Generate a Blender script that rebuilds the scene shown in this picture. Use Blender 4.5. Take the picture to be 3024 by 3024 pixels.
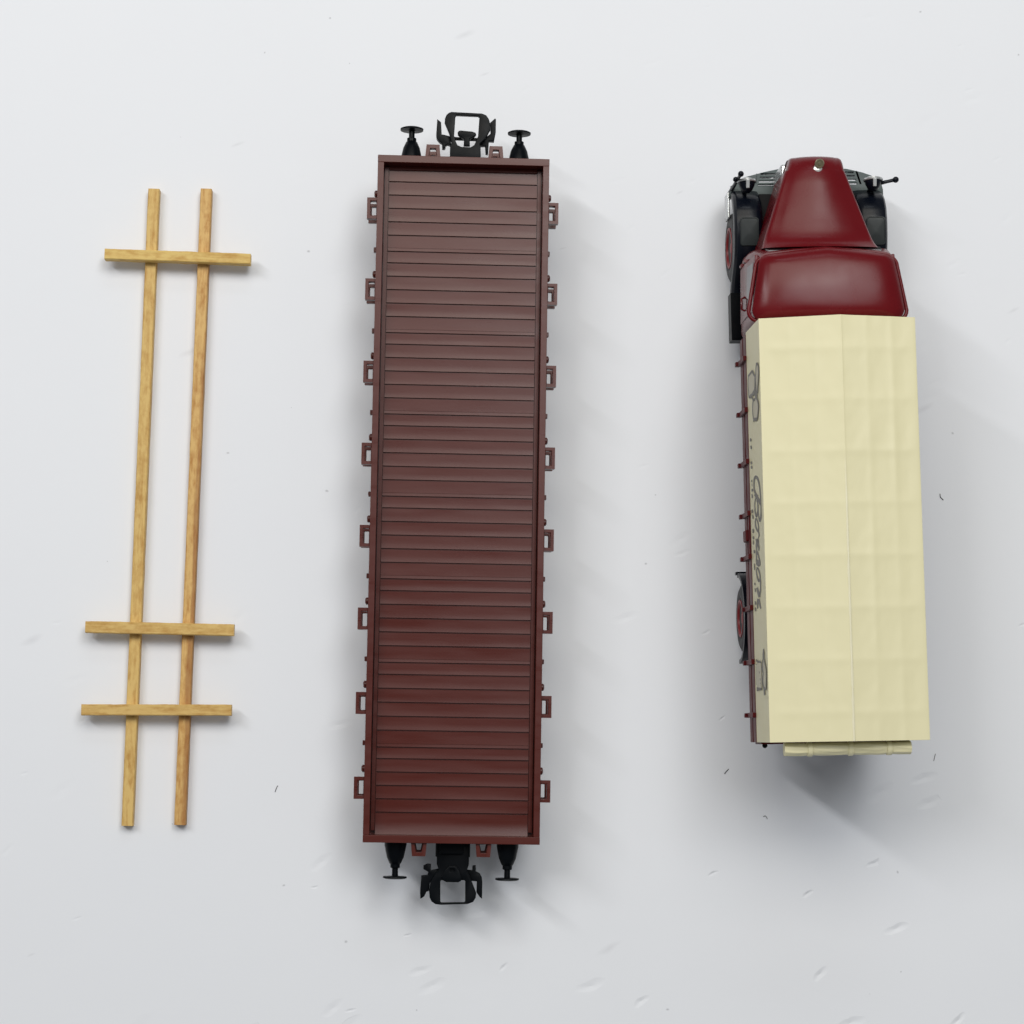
import bpy, bmesh, math, random
from mathutils import Vector, Matrix, noise as mnoise

random.seed(7)
for o in list(bpy.data.objects):
    bpy.data.objects.remove(o)
S = bpy.context.scene
COL = S.collection
MM = 0.001

# ------------------------------------------------------------------ camera
# phone held about 39 cm above the table, tilted a few degrees
F_PX, NX, NY, CAM_H = 6500.0, 1240.0, 2170.0, 386.0      # focal (px of 3024), nadir pixel, height (mm)
zc = -Vector(((NX - 1512) / F_PX, -(NY - 1512) / F_PX, -1.0)).normalized()
xc = Vector((1, 0, 0)); xc = (xc - zc * xc.dot(zc)).normalized()
yc = zc.cross(xc)
RWC = Matrix((xc, yc, zc))                                # camera -> world
cam_data = bpy.data.cameras.new("camera")
cam = bpy.data.objects.new("camera", cam_data)
COL.objects.link(cam)
M4 = RWC.to_4x4(); M4.translation = Vector((0, 0, CAM_H * MM))
cam.matrix_world = M4
cam_data.sensor_width = 36.0
cam_data.lens = 36.0 * F_PX / 3024.0
cam_data.clip_start = 0.01
cam_data.clip_end = 50.0
S.camera = cam

# ------------------------------------------------------------------ world and lamps (indoor close-up)
W = bpy.data.worlds.new("World"); S.world = W; W.use_nodes = True
bg = W.node_tree.nodes["Background"]
bg.inputs[0].default_value = (0.93, 0.97, 1.0, 1); bg.inputs[1].default_value = 0.23

def area(name, loc, target, sx, sy, power, col=(1, 1, 1)):
    d = bpy.data.lights.new(name, 'AREA'); d.shape = 'RECTANGLE'
    d.size, d.size_y, d.energy, d.color = sx, sy, power, col
    o = bpy.data.objects.new(name, d); COL.objects.link(o)
    o.location = loc
    o.rotation_euler = (Vector(target) - Vector(loc)).to_track_quat('-Z', 'Y').to_euler()
    return o
lampA = area("ceiling_panel_lamp", (0.375, 0.470, 1.30), (0.30, 0.36, 0), 0.42, 0.66, 6.6, (0.96, 0.985, 1.0))
lampA.rotation_euler = (0, 0, math.radians(-33))
area("corner_lamp", (-0.40, 0.33, 0.70), (0.02, 0.05, 0), 0.04, 0.40, 2.3)
area("far_panel_lamp", (0.01, 0.36, 0.60), (0.0, 0.05, 0), 0.50, 0.24, 2.2, (1.0, 0.95, 0.85))

area("added_far_lamp", (0.12, 1.05, 0.85), (0.04, 0.08, 0), 0.45, 0.14, 1.0, (0.88, 0.94, 1.0))  # unseen low lamp, added for the bonnet band and edge highlights

S.view_settings.view_transform = 'Standard'
S.view_settings.look = 'None'
S.view_settings.exposure = -0.31
S.view_settings.gamma = 1.0
S.view_settings.use_curve_mapping = False
S.render.engine = 'CYCLES'
S.cycles.max_bounces = 8

# ------------------------------------------------------------------ measuring helpers (mm)
def U(px, py, z):
    """point of the table space, at height z mm, seen at pixel (px, py) of the 3024 px photograph"""
    d = RWC @ Vector(((px - 1512) / F_PX, -(py - 1512) / F_PX, -1.0))
    t = (z - CAM_H) / d.z
    return Vector((0, 0, CAM_H)) + d * t

class Frame:
    def __init__(self, origin, ydir):
        self.o = Vector((origin.x, origin.y, 0)); self.y = Vector((ydir.x, ydir.y, 0)).normalized()
        self.x = Vector((self.y.y, -self.y.x, 0))
        self.rz = math.atan2(-self.y.x, self.y.y)
    def L(self, px, py, z):
        q = U(px, py, z) - self.o
        return Vector((q.dot(self.x), q.dot(self.y), z))
    def ray(self, px, py):
        a = self.L(px, py, 0); b = self.L(px, py, 100)
        return a, (b - a)

# ------------------------------------------------------------------ materials
def mat(name, col, rough=0.5, spec=0.5, metal=0.0, bump=0.0, bscale=400.0, stretch=(1, 1, 1), var=0.0, vscale=60.0, coat=0.0):
    m = bpy.data.materials.new(name); m.use_nodes = True
    nt = m.node_tree; b = nt.nodes["Principled BSDF"]
    b.inputs["Base Color"].default_value = (*col, 1)
    b.inputs["Roughness"].default_value = rough
    b.inputs["Specular IOR Level"].default_value = spec
    b.inputs["Metallic"].default_value = metal
    b.inputs["Coat Weight"].default_value = coat
    b.inputs["Coat Roughness"].default_value = 0.08
    tc = nt.nodes.new("ShaderNodeTexCoord"); mp = nt.nodes.new("ShaderNodeMapping")
    mp.inputs["Scale"].default_value = stretch
    nt.links.new(tc.outputs["Object"], mp.inputs["Vector"])
    if bump > 0:
        n = nt.nodes.new("ShaderNodeTexNoise"); n.inputs["Scale"].default_value = bscale; n.inputs["Detail"].default_value = 5
        nt.links.new(mp.outputs[0], n.inputs["Vector"])
        bp = nt.nodes.new("ShaderNodeBump"); bp.inputs["Strength"].default_value = 1.0; bp.inputs["Distance"].default_value = bump * MM
        nt.links.new(n.outputs["Fac"], bp.inputs["Height"]); nt.links.new(bp.outputs[0], b.inputs["Normal"])
    if var > 0:
        n2 = nt.nodes.new("ShaderNodeTexNoise"); n2.inputs["Scale"].default_value = vscale; n2.inputs["Detail"].default_value = 4
        nt.links.new(mp.outputs[0], n2.inputs["Vector"])
        mx = nt.nodes.new("ShaderNodeMix"); mx.data_type = 'RGBA'
        mx.inputs[6].default_value = (*[c * (1 - var) for c in col], 1)
        mx.inputs[7].default_value = (*[min(1, c * (1 + var)) for c in col], 1)
        nt.links.new(n2.outputs["Fac"], mx.inputs[0]); nt.links.new(mx.outputs[2], b.inputs["Base Color"])
        mr = nt.nodes.new("ShaderNodeMapRange"); mr.inputs[1].default_value = 0.3; mr.inputs[2].default_value = 0.7
        mr.inputs[3].default_value = max(0.03, rough - 0.06); mr.inputs[4].default_value = rough + 0.08
        nt.links.new(n2.outputs["Fac"], mr.inputs[0]); nt.links.new(mr.outputs[0], b.inputs["Roughness"])
    return m

def table_material():
    m = bpy.data.materials.new("white_laminate"); m.use_nodes = True
    nt = m.node_tree; N = nt.nodes; b = N["Principled BSDF"]
    b.inputs["Roughness"].default_value = 0.55; b.inputs["Specular IOR Level"].default_value = 0.3
    tc = N.new("ShaderNodeTexCoord")
    def mth(op, a, c=None, clamp=False):
        n = N.new("ShaderNodeMath"); n.operation = op; n.use_clamp = clamp
        for i, v in enumerate((a, c)):
            if v is None: continue
            if isinstance(v, (int, float)): n.inputs[i].default_value = v
            else: nt.links.new(v, n.inputs[i])
        return n.outputs[0]
    def sparse(scale, rot, stretch, radius, keep, off):
        mp = N.new("ShaderNodeMapping"); mp.vector_type = 'TEXTURE'; mp.inputs["Rotation"].default_value = (0, 0, rot); mp.inputs["Scale"].default_value = (1 / stretch[0], 1 / stretch[1], 1)
        mp.inputs["Location"].default_value = (off, off * 0.7, 0)
        # a little warping keeps the marks from looking like ellipses
        wn = N.new("ShaderNodeTexNoise"); wn.inputs["Scale"].default_value = 220; wn.inputs["Detail"].default_value = 2
        nt.links.new(tc.outputs["Object"], wn.inputs["Vector"])
        sc = N.new("ShaderNodeVectorMath"); sc.operation = 'MULTIPLY_ADD'
        sc.inputs[1].default_value = (0.0016, 0.0016, 0)
        nt.links.new(wn.outputs["Color"], sc.inputs[0]); nt.links.new(tc.outputs["Object"], sc.inputs[2])
        nt.links.new(sc.outputs[0], mp.inputs["Vector"])
        v = N.new("ShaderNodeTexVoronoi"); v.feature = 'F1'; v.voronoi_dimensions = '2D'; v.inputs["Scale"].default_value = scale
        nt.links.new(mp.outputs[0], v.inputs["Vector"])
        sep = N.new("ShaderNodeSeparateColor"); nt.links.new(v.outputs["Color"], sep.inputs[0])
        gate = mth('GREATER_THAN', sep.outputs[0], 1 - keep)
        rad = mth('MULTIPLY', sep.outputs[1], radius)
        q = mth('DIVIDE', v.outputs["Distance"], mth('ADD', rad, radius * 0.25))
        prof = mth('SUBTRACT', 1.0, q, True)
        return mth('MULTIPLY', prof, gate)
    d1 = sparse(150, math.radians(20), (0.5, 1.5), 0.20, 0.115, 0.013)     # long dents
    d2 = sparse(120, math.radians(38), (0.6, 1.6), 0.20, 0.09, 0.071)
    sx = N.new("ShaderNodeSeparateXYZ"); nt.links.new(tc.outputs["Object"], sx.inputs[0])
    # dents are denser towards the near right corner of the table
    px = N.new("ShaderNodeMapRange"); px.inputs[1].default_value = -0.06; px.inputs[2].default_value = 0.08; px.inputs[3].default_value = 0.25; px.inputs[4].default_value = 1.0
    nt.links.new(sx.outputs[0], px.inputs[0])
    py = N.new("ShaderNodeMapRange"); py.inputs[1].default_value = 0.05; py.inputs[2].default_value = -0.03; py.inputs[3].default_value = 0.15; py.inputs[4].default_value = 1.0
    nt.links.new(sx.outputs[1], py.inputs[0])
    dens = mth('MULTIPLY', px.outputs[0], py.outputs[0])
    dent = mth('MULTIPLY', mth('ADD', mth('MULTIPLY', d1, 0.9), d2), dens)
    gn = N.new("ShaderNodeTexNoise"); gn.inputs["Scale"].default_value = 45; gn.inputs["Detail"].default_value = 3
    nt.links.new(tc.outputs["Object"], gn.inputs["Vector"])
    fn = N.new("ShaderNodeTexNoise"); fn.inputs["Scale"].default_value = 1500; fn.inputs["Detail"].default_value = 2
    nt.links.new(tc.outputs["Object"], fn.inputs["Vector"])
    h = mth('SUBTRACT', mth('ADD', mth('MULTIPLY', gn.outputs[0], 0.55), mth('MULTIPLY', fn.outputs[0], 0.02)), mth('MULTIPLY', dent, 0.9))
    bp = N.new("ShaderNodeBump"); bp.inputs["Strength"].default_value = 1.0; bp.inputs["Distance"].default_value = 0.00024
    nt.links.new(h, bp.inputs["Height"]); nt.links.new(bp.outputs[0], b.inputs["Normal"])
    # dirt: tiny specks and faint scuffs with a shape of their own
    s1 = sparse(150, 0.4, (1, 1), 0.045, 0.045, 0.03)
    s2 = sparse(110, math.radians(25), (0.4, 1.6), 0.11, 0.04, 0.051)
    dirt = mth('ADD', mth('MULTIPLY', s1, 0.55), mth('MULTIPLY', s2, 0.14), True)
    cn = N.new("ShaderNodeTexNoise"); cn.inputs["Scale"].default_value = 14; cn.inputs["Detail"].default_value = 4
    nt.links.new(tc.outputs["Object"], cn.inputs["Vector"])
    c0 = N.new("ShaderNodeMix"); c0.data_type = 'RGBA'
    c0.inputs[6].default_value = (0.77, 0.785, 0.825, 1); c0.inputs[7].default_value = (0.805, 0.82, 0.858, 1)
    nt.links.new(cn.outputs["Fac"], c0.inputs[0])
    c1 = N.new("ShaderNodeMix"); c1.data_type = 'RGBA'; c1.inputs[7].default_value = (0.20, 0.19, 0.21, 1)
    nt.links.new(dirt, c1.inputs[0]); nt.links.new(c0.outputs[2], c1.inputs[6])
    nt.links.new(c1.outputs[2], b.inputs["Base Color"])
    return m

def wood_material(name, light, dark, axis, seed, streak=0.0, side=0.0):
    m = bpy.data.materials.new(name); m.use_nodes = True
    nt = m.node_tree; N = nt.nodes; b = N["Principled BSDF"]
    b.inputs["Roughness"].default_value = 0.55; b.inputs["Specular IOR Level"].default_value = 0.35
    tc = N.new("ShaderNodeTexCoord"); mp = N.new("ShaderNodeMapping")
    st = [1.0, 1.0, 1.0]; st[axis] = 0.10
    mp.inputs["Scale"].default_value = st; mp.inputs["Location"].default_value = (seed * 0.31, seed * 0.17, seed * 0.05)
    nt.links.new(tc.outputs["Object"], mp.inputs["Vector"])
    n = N.new("ShaderNodeTexNoise"); n.inputs["Scale"].default_value = 1300; n.inputs["Detail"].default_value = 6; n.inputs["Roughness"].default_value = 0.65; n.inputs["Distortion"].default_value = 0.6
    nt.links.new(mp.outputs[0], n.inputs["Vector"])
    mp2 = N.new("ShaderNodeMapping"); st2 = [1.0, 1.0, 1.0]; st2[axis] = 0.5
    mp2.inputs["Scale"].default_value = st2; mp2.inputs["Location"].default_value = (seed, seed, 0)
    nt.links.new(tc.outputs["Object"], mp2.inputs["Vector"])
    n2 = N.new("ShaderNodeTexNoise"); n2.inputs["Scale"].default_value = 1150; n2.inputs["Detail"].default_value = 6; n2.inputs["Roughness"].default_value = 0.62
    nt.links.new(mp2.outputs[0], n2.inputs["Vector"])
    add = N.new("ShaderNodeMath"); add.operation = 'MULTIPLY_ADD'; add.inputs[1].default_value = 0.44
    nt.links.new(n2.outputs["Fac"], add.inputs[0])
    hf = N.new("ShaderNodeMath"); hf.operation = 'MULTIPLY'; hf.inputs[1].default_value = 0.56
    nt.links.new(n.outputs["Fac"], hf.inputs[0]); nt.links.new(hf.outputs[0], add.inputs[2])
    cr = N.new("ShaderNodeValToRGB")
    cr.color_ramp.elements[0].position = 0.37; cr.color_ramp.elements[0].color = (*dark, 1)
    cr.color_ramp.elements[1].position = 0.55; cr.color_ramp.elements[1].color = (*light, 1)
    nt.links.new(add.outputs[0], cr.inputs["Fac"])
    out = cr.outputs[0]
    if streak > 0:
        # a vein of darker reddish heartwood along one side of the stick
        sp = N.new("ShaderNodeSeparateXYZ"); nt.links.new(tc.outputs["Object"], sp.inputs[0])
        mp3 = N.new("ShaderNodeMapping"); st3 = [1.0, 1.0, 1.0]; st3[axis] = 0.06
        mp3.inputs["Scale"].default_value = st3; mp3.inputs["Location"].default_value = (seed * 0.7, seed * .3, 0)
        nt.links.new(tc.outputs["Object"], mp3.inputs["Vector"])
        n3 = N.new("ShaderNodeTexNoise"); n3.inputs["Scale"].default_value = 900; n3.inputs["Detail"].default_value = 3
        nt.links.new(mp3.outputs[0], n3.inputs["Vector"])
        ma = N.new("ShaderNodeMath"); ma.operation = 'MULTIPLY_ADD'; ma.inputs[1].default_value = 420.0
        nt.links.new(sp.outputs[0 if axis == 1 else 1], ma.inputs[0]); nt.links.new(n3.outputs["Fac"], ma.inputs[2])
        # more of it towards the near end
        mb_ = N.new("ShaderNodeMath"); mb_.operation = 'MULTIPLY_ADD'; mb_.inputs[1].default_value = -side
        nt.links.new(sp.outputs[axis], mb_.inputs[0]); nt.links.new(ma.outputs[0], mb_.inputs[2])
        mr = N.new("ShaderNodeMapRange"); mr.inputs[1].default_value = 0.66; mr.inputs[2].default_value = 0.86; mr.inputs[3].default_value = 0; mr.inputs[4].default_value = streak
        nt.links.new(mb_.outputs[0], mr.inputs[0])
        mx = N.new("ShaderNodeMix"); mx.data_type = 'RGBA'; mx.inputs[7].default_value = (0.27, 0.095, 0.022, 1)
        nt.links.new(mr.outputs[0], mx.inputs[0]); nt.links.new(out, mx.inputs[6]); out = mx.outputs[2]
    nt.links.new(out, b.inputs["Base Color"])
    bp = N.new("ShaderNodeBump"); bp.inputs["Strength"].default_value = 0.8; bp.inputs["Distance"].default_value = 0.00012
    nt.links.new(add.outputs[0], bp.inputs["Height"]); nt.links.new(bp.outputs[0], b.inputs["Normal"])
    return m

M = {}
M['table'] = table_material()
M['brown'] = mat("brown_plastic", (0.076, 0.0100, 0.0055), 0.30, 0.36, bump=0.003, bscale=900, stretch=(0.12, 1, 1), var=0.10, vscale=500)
M['black'] = mat("black_plastic", (0.0025, 0.0035, 0.005), 0.34, 0.09, bump=0.002, bscale=1500, var=0.15, vscale=300)
M['fender'] = mat("black_gloss_plastic", (0.003, 0.0045, 0.009), 0.28, 0.20, bump=0.002, bscale=900, var=0.2, vscale=200)
M['lid'] = mat("dull_dark_grey_plastic", (0.016, 0.021, 0.022), 0.48, 0.3, bump=0.004, bscale=900, var=0.1, vscale=300)
M['dull'] = mat("dull_black_plastic", (0.010, 0.010, 0.011), 0.7, 0.15)
M['tyre'] = mat("tyre_rubber", (0.017, 0.017, 0.018), 0.55, 0.4, bump=0.02, bscale=1200)
M['steel'] = mat("dark_wheel_steel", (0.16, 0.15, 0.14), 0.35, 0.5, metal=0.9)
M['red'] = mat("dark_red_paint", (0.118, 0.005, 0.008), 0.24, 0.21, bump=0.002, bscale=700, var=0.06, vscale=150)
M['redmatt'] = mat("dark_red_plastic", (0.085, 0.004, 0.006), 0.42, 0.18, bump=0.01, bscale=900, var=0.08, vscale=250)
M['rim'] = mat("red_rim_plastic", (0.20, 0.010, 0.012), 0.38, 0.5, bump=0.006, bscale=900)
M['cream'] = mat("cream_tarpaulin", (0.75, 0.70, 0.45), 0.42, 0.4, bump=0.015, bscale=350, var=0.03, vscale=60)
def paint_ridge_highlight(m):
    """pale highlight painted along the rear half of the ridge fold"""
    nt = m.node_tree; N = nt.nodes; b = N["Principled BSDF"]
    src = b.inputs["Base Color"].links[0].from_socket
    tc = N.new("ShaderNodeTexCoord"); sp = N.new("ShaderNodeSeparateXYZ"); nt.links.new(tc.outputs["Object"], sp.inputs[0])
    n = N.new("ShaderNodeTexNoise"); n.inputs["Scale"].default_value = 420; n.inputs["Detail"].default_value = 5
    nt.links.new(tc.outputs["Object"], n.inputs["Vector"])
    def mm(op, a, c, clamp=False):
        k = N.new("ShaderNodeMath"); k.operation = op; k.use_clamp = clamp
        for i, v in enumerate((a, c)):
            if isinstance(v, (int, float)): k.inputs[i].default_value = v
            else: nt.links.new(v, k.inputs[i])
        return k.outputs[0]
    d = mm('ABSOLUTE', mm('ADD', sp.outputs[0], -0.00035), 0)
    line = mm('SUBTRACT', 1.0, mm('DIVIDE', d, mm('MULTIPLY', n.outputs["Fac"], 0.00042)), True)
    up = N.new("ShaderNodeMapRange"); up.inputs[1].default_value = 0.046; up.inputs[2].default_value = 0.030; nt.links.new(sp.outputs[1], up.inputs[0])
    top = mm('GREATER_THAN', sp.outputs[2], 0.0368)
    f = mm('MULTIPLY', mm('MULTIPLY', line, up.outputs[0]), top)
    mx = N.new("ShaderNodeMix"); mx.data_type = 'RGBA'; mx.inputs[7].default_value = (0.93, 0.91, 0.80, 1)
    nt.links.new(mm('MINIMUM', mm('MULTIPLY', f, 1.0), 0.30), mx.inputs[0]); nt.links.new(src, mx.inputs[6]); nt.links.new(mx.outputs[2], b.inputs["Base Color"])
paint_ridge_highlight(M['cream'])  # paler cloth colour on the ridge stands in for a glossy highlight
M['print'] = mat("grey_print", (0.175, 0.165, 0.140), 0.5, 0.3, var=0.12, vscale=500)
M['printpale'] = mat("pale_grey_print", (0.56, 0.52, 0.39), 0.5, 0.3, var=0.04, vscale=500)
M['grey'] = mat("grey_plastic", (0.085, 0.105, 0.105), 0.45, 0.2, bump=0.008, bscale=900, var=0.08, vscale=300)
M['silver'] = mat("silver_paint", (0.55, 0.56, 0.56), 0.25, 0.5, metal=0.6)
M['chrome'] = mat("chrome", (0.85, 0.85, 0.83), 0.08, 0.5, metal=1.0)
M['nickel'] = mat("nickel", (0.92, 0.91, 0.88), 0.38, 0.5, metal=0.9)
M['brass'] = mat("brass_cap", (0.30, 0.26, 0.17), 0.32, 0.5, metal=0.7, bump=0.05, bscale=1800)
M['glass'] = mat("tinted_window", (0.02, 0.014, 0.016), 0.08, 0.5)
M['fibre'] = mat("dark_fibre", (0.05, 0.045, 0.045), 0.7, 0.2)

# ------------------------------------------------------------------ mesh helpers (all lengths in mm)
class MB:
    def __init__(self): self.v = []; self.f = []
    def add(self, vs, fs):
        n = len(self.v); self.v += [tuple(p) for p in vs]; self.f += [tuple(i + n for i in f) for f in fs]; return self
    def box(self, x0, x1, y0, y1, z0, z1):
        if x0 > x1: x0, x1 = x1, x0
        if y0 > y1: y0, y1 = y1, y0
        vs = [(x, y, z) for z in (z0, z1) for y in (y0, y1) for x in (x0, x1)]
        return self.add(vs, [(0, 2, 3, 1), (4, 5, 7, 6), (0, 1, 5, 4), (2, 6, 7, 3), (0, 4, 6, 2), (1, 3, 7, 5)])
    def loft(self, rings, closed=True, caps=True):
        n = len(rings[0]); vs = [p for r in rings for p in r]; fs = []
        for i in range(len(rings) - 1):
            for j in range(n if closed else n - 1):
                a = i * n + j; b = i * n + (j + 1) % n
                fs.append((a, b, b + n, a + n))
        if caps and closed:
            fs.append(tuple(reversed(range(n)))); fs.append(tuple((len(rings) - 1) * n + k for k in range(n)))
        return self.add(vs, fs)
    def lathe(self, centre, axis, prof, seg=32, closed=False):
        """prof = [(distance along axis, radius)]; axis 'x','y','z'"""
        c = Vector(centre); rings = []
        for d, r in prof:
            ring = []
            for k in range(seg):
                a = 2 * math.pi * k / seg; u, w = r * math.cos(a), r * math.sin(a)
                p = {'x': (d, u, w), 'y': (w, d, u), 'z': (u, w, d)}[axis]
                ring.append(c + Vector(p))
            rings.append(ring)
        if closed: rings.append(rings[0])
        return self.loft(rings, True, not closed)
    def tube(self, pts, r, seg=10):
        pts = [Vector(p) for p in pts]; rings = []
        rr = r if isinstance(r, (list, tuple)) else [r] * len(pts)
        for i, p in enumerate(pts):
            d = (pts[min(i + 1, len(pts) - 1)] - pts[max(i - 1, 0)]).normalized()
            up = Vector((0, 0, 1)) if abs(d.z) < 0.9 else Vector((1, 0, 0))
            a = d.cross(up).normalized(); b = d.cross(a)
            rings.append([p + (a * math.cos(2 * math.pi * k / seg) + b * math.sin(2 * math.pi * k / seg)) * rr[i] for k in range(seg)])
        return self.loft(rings)
    def ball(self, c, r, seg=16):
        prof = [(-r * math.cos(math.pi * k / seg), max(1e-3, r * math.sin(math.pi * k / seg))) for k in range(seg + 1)]
        return self.lathe(c, 'z', prof, seg * 2)
    def build(self, name, m, parent=None, bevel=0.0, seg=2, ang=35):
        me = bpy.data.meshes.new(name)
        me.from_pydata([(x * MM, y * MM, z * MM) for x, y, z in self.v], [], self.f)
        return finish(name, me, m, parent, bevel, seg, ang)

def finish(name, me, m, parent, bevel=0.0, seg=2, ang=35):
    bm = bmesh.new(); bm.from_mesh(me)
    bmesh.ops.recalc_face_normals(bm, faces=bm.faces)
    bm.to_mesh(me); bm.free()
    me.materials.clear(); me.materials.append(m)
    me.polygons.foreach_set("use_smooth", [True] * len(me.polygons))
    me.set_sharp_from_angle(angle=math.radians(ang))
    o = bpy.data.objects.new(name, me); COL.objects.link(o)
    if parent is not None: o.parent = parent
    if bevel > 0:
        b = o.modifiers.new("soft_edge", 'BEVEL'); b.width = bevel * MM; b.segments = seg; b.limit_method = 'ANGLE'; b.angle_limit = math.radians(ang)
        b.harden_normals = True
    return o

def plate(outlines, z0, z1, name, m, parent, bev=0.08):
    """flat plate from 2-D outlines in mm (first the outer one, then holes)"""
    cu = bpy.data.curves.new(name, 'CURVE'); cu.dimensions = '2D'; cu.fill_mode = 'BOTH'
    h = (z1 - z0) / 2
    bev = min(bev, h * 0.9)
    cu.extrude = (h - bev) * MM; cu.bevel_depth = bev * MM; cu.bevel_resolution = 2; cu.offset = -bev * MM
    for ol in outlines:
        sp = cu.splines.new('POLY'); sp.points.add(len(ol) - 1); sp.use_cyclic_u = True
        for p, q in zip(sp.points, ol): p.co = (q[0] * MM, q[1] * MM, 0, 1)
    tmp = bpy.data.objects.new("tmp", cu); COL.objects.link(tmp)
    bpy.context.view_layer.update()
    me = bpy.data.meshes.new_from_object(tmp.evaluated_get(bpy.context.evaluated_depsgraph_get()))
    bpy.data.objects.remove(tmp)
    me.name = name
    for v in me.vertices: v.co.z += (z0 + z1) / 2 * MM
    bm = bmesh.new(); bm.from_mesh(me); bmesh.ops.remove_doubles(bm, verts=bm.verts, dist=1e-6); bm.to_mesh(me); bm.free()
    return finish(name, me, m, parent)

def smooth_loop(pts, it=2):
    """Chaikin corner cutting"""
    for _ in range(it):
        out = []
        for i in range(len(pts)):
            a, b = Vector(pts[i]), Vector(pts[(i + 1) % len(pts)])
            out += [a * .75 + b * .25, a * .25 + b * .75]
        pts = out
    return pts

def rrect(cx, cy, hx, hy, r, n=5):
    pts = []
    for sx, sy, a0 in ((1, 1, 0), (-1, 1, 90), (-1, -1, 180), (1, -1, 270)):
        for k in range(n + 1):
            a = math.radians(a0 + 90 * k / n)
            pts.append((cx + sx * (hx - r) + r * math.cos(a), cy + sy * (hy - r) + r * math.sin(a)))
    return pts

def thing(name, label, cat, loc=(0, 0, 0), rz=0.0, group=None):
    o = bpy.data.objects.new(name, None); COL.objects.link(o)
    o.empty_display_size = 0.01
    o.location = Vector(loc) * MM; o.rotation_euler = (0, 0, rz)
    o["label"] = label; o["category"] = cat
    if group: o["group"] = group
    return o

def copy_part(o, parent, loc=None):
    """a copy of a part and of its sub-parts"""
    c = o.copy(); COL.objects.link(c); c.parent = parent
    if loc is not None: c.location = Vector(loc) * MM
    for ch in list(o.children):
        d = ch.copy(); COL.objects.link(d); d.parent = c
    return c

# ------------------------------------------------------------------ the surface
tb = MB(); tb.box(-700, 700, -450, 650, -25, 0)
table = tb.build("table_top", M['table'], None, 2.0)
table["kind"] = "structure"

# ================================================================== WOODEN LOADING FRAME
def wf(px, py, z): return U(px, py, z)
fr_o = U(420, 1500, 0)
frame = thing("wooden_frame", "small frame of two long wooden sticks with three short crossbars, beside the brown flat wagon", "wooden frame", (fr_o.x, fr_o.y, 0))
LIGHT, DARK = (0.66, 0.45, 0.155), (0.47, 0.255, 0.06)
def stick(name, a, b, w, h, z0, material, axis, seed):
    """a rough sawn stick from a to b (centres of its ends, world mm)"""
    a = Vector((a.x, a.y, 0)); b = Vector((b.x, b.y, 0)); L = (b - a).length; mid = (a + b) / 2
    d = (b - a).normalized()
    rz = math.atan2(d.y, d.x) - (math.pi / 2 if axis == 1 else 0)
    n = 46; rings = []
    rnd = random.Random(seed)
    for i in range(n + 1):
        t = (i / n - .5) * L
        e = 0.05
        cor = []
        for sx, sz in ((-1, 0), (1, 0), (1, 1), (-1, 1)):
            jx = mnoise.noise(Vector((t * .35, sx * 7.0 + seed, sz * 5.0))) * e + rnd.uniform(-.018, .018)
            jz = mnoise.noise(Vector((t * .35, sx * 3.0 + seed, 20 + sz * 5.0))) * e * .8
            zz = z0 if sz == 0 else z0 + h + jz
            q = (sx * (w / 2 + jx), zz)
            c = .14
            if sz == 0: cor.append(q)
            else:
                p1 = (q[0], q[1] - c); p2 = (q[0] - sx * c, q[1])
                cor += [p1, p2] if sx > 0 else [p2, p1]
        if i in (0, n): t += rnd.uniform(-.06, .06)
        rings.append([(x, t, z) if axis == 1 else (t, -x, z) for x, z in cor])
    if axis == 0: rings = [list(reversed(r)) for r in rings]
    o = MB().loft(rings).build(name, material, frame, 0.0, 2, 30)
    o.location = Vector((mid.x - fr_o.x, mid.y - fr_o.y, 0)) * MM
    o.rotation_euler = (0, 0, rz)
    return o
H1 = 2.05
w1 = wood_material("beech_wood_a", LIGHT, DARK, 1, 1.3)
w2 = wood_material("beech_wood_b", (0.66, 0.42, 0.150), (0.44, 0.205, 0.045), 1, 4.1, 0.6, 4.5)
wx = [wood_material("beech_wood_c%d" % i, *c, 0, 7.7 + i * 2.3) for i, c in enumerate([((0.68, 0.48, 0.155), (0.50, 0.28, 0.06)), ((0.66, 0.45, 0.155), (0.47, 0.26, 0.06)), ((0.64, 0.43, 0.145), (0.45, 0.24, 0.055))])]
stick("long_stick", wf(375, 2439, H1), wf(454, 557, H1), 1.96, H1, 0.0, w1, 1, 1)
stick("long_stick", wf(531, 2437, H1), wf(609, 557, H1), 1.96, H1, 0.0, w2, 1, 5)
bz = H1 + 0.01
stick("crossbar", wf(308.5, 749, bz + 2), wf(740, 764, bz + 2), 1.85, 2.0, bz, wx[0], 0, 11)
stick("crossbar", wf(251, 1851, bz + 2), wf(690, 1860.5, bz + 2), 2.0, 2.0, bz, wx[1], 0, 17)
stick("crossbar", wf(239.5, 2096, bz + 2), wf(682.5, 2097, bz + 2), 1.9, 2.0, bz, wx[2], 0, 23)

# ================================================================== FLAT WAGON
ZR, ZD = 16.0, 13.3                      # rim top, deck top
c4 = [U(1117.3, 456.4, ZR), U(1622, 468, ZR), U(1071, 2489.6, ZR), U(1593.5, 2495, ZR)]
WF = Frame(sum(c4, Vector()) / 4, (c4[0] + c4[1]) - (c4[2] + c4[3]))
HW, HL = 14.72, 58.4
wagon = thing("flat_wagon", "brown model railway flat wagon with plank deck, side pockets and black couplers", "model wagon", WF.o, WF.rz)
B = M['brown']

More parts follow.
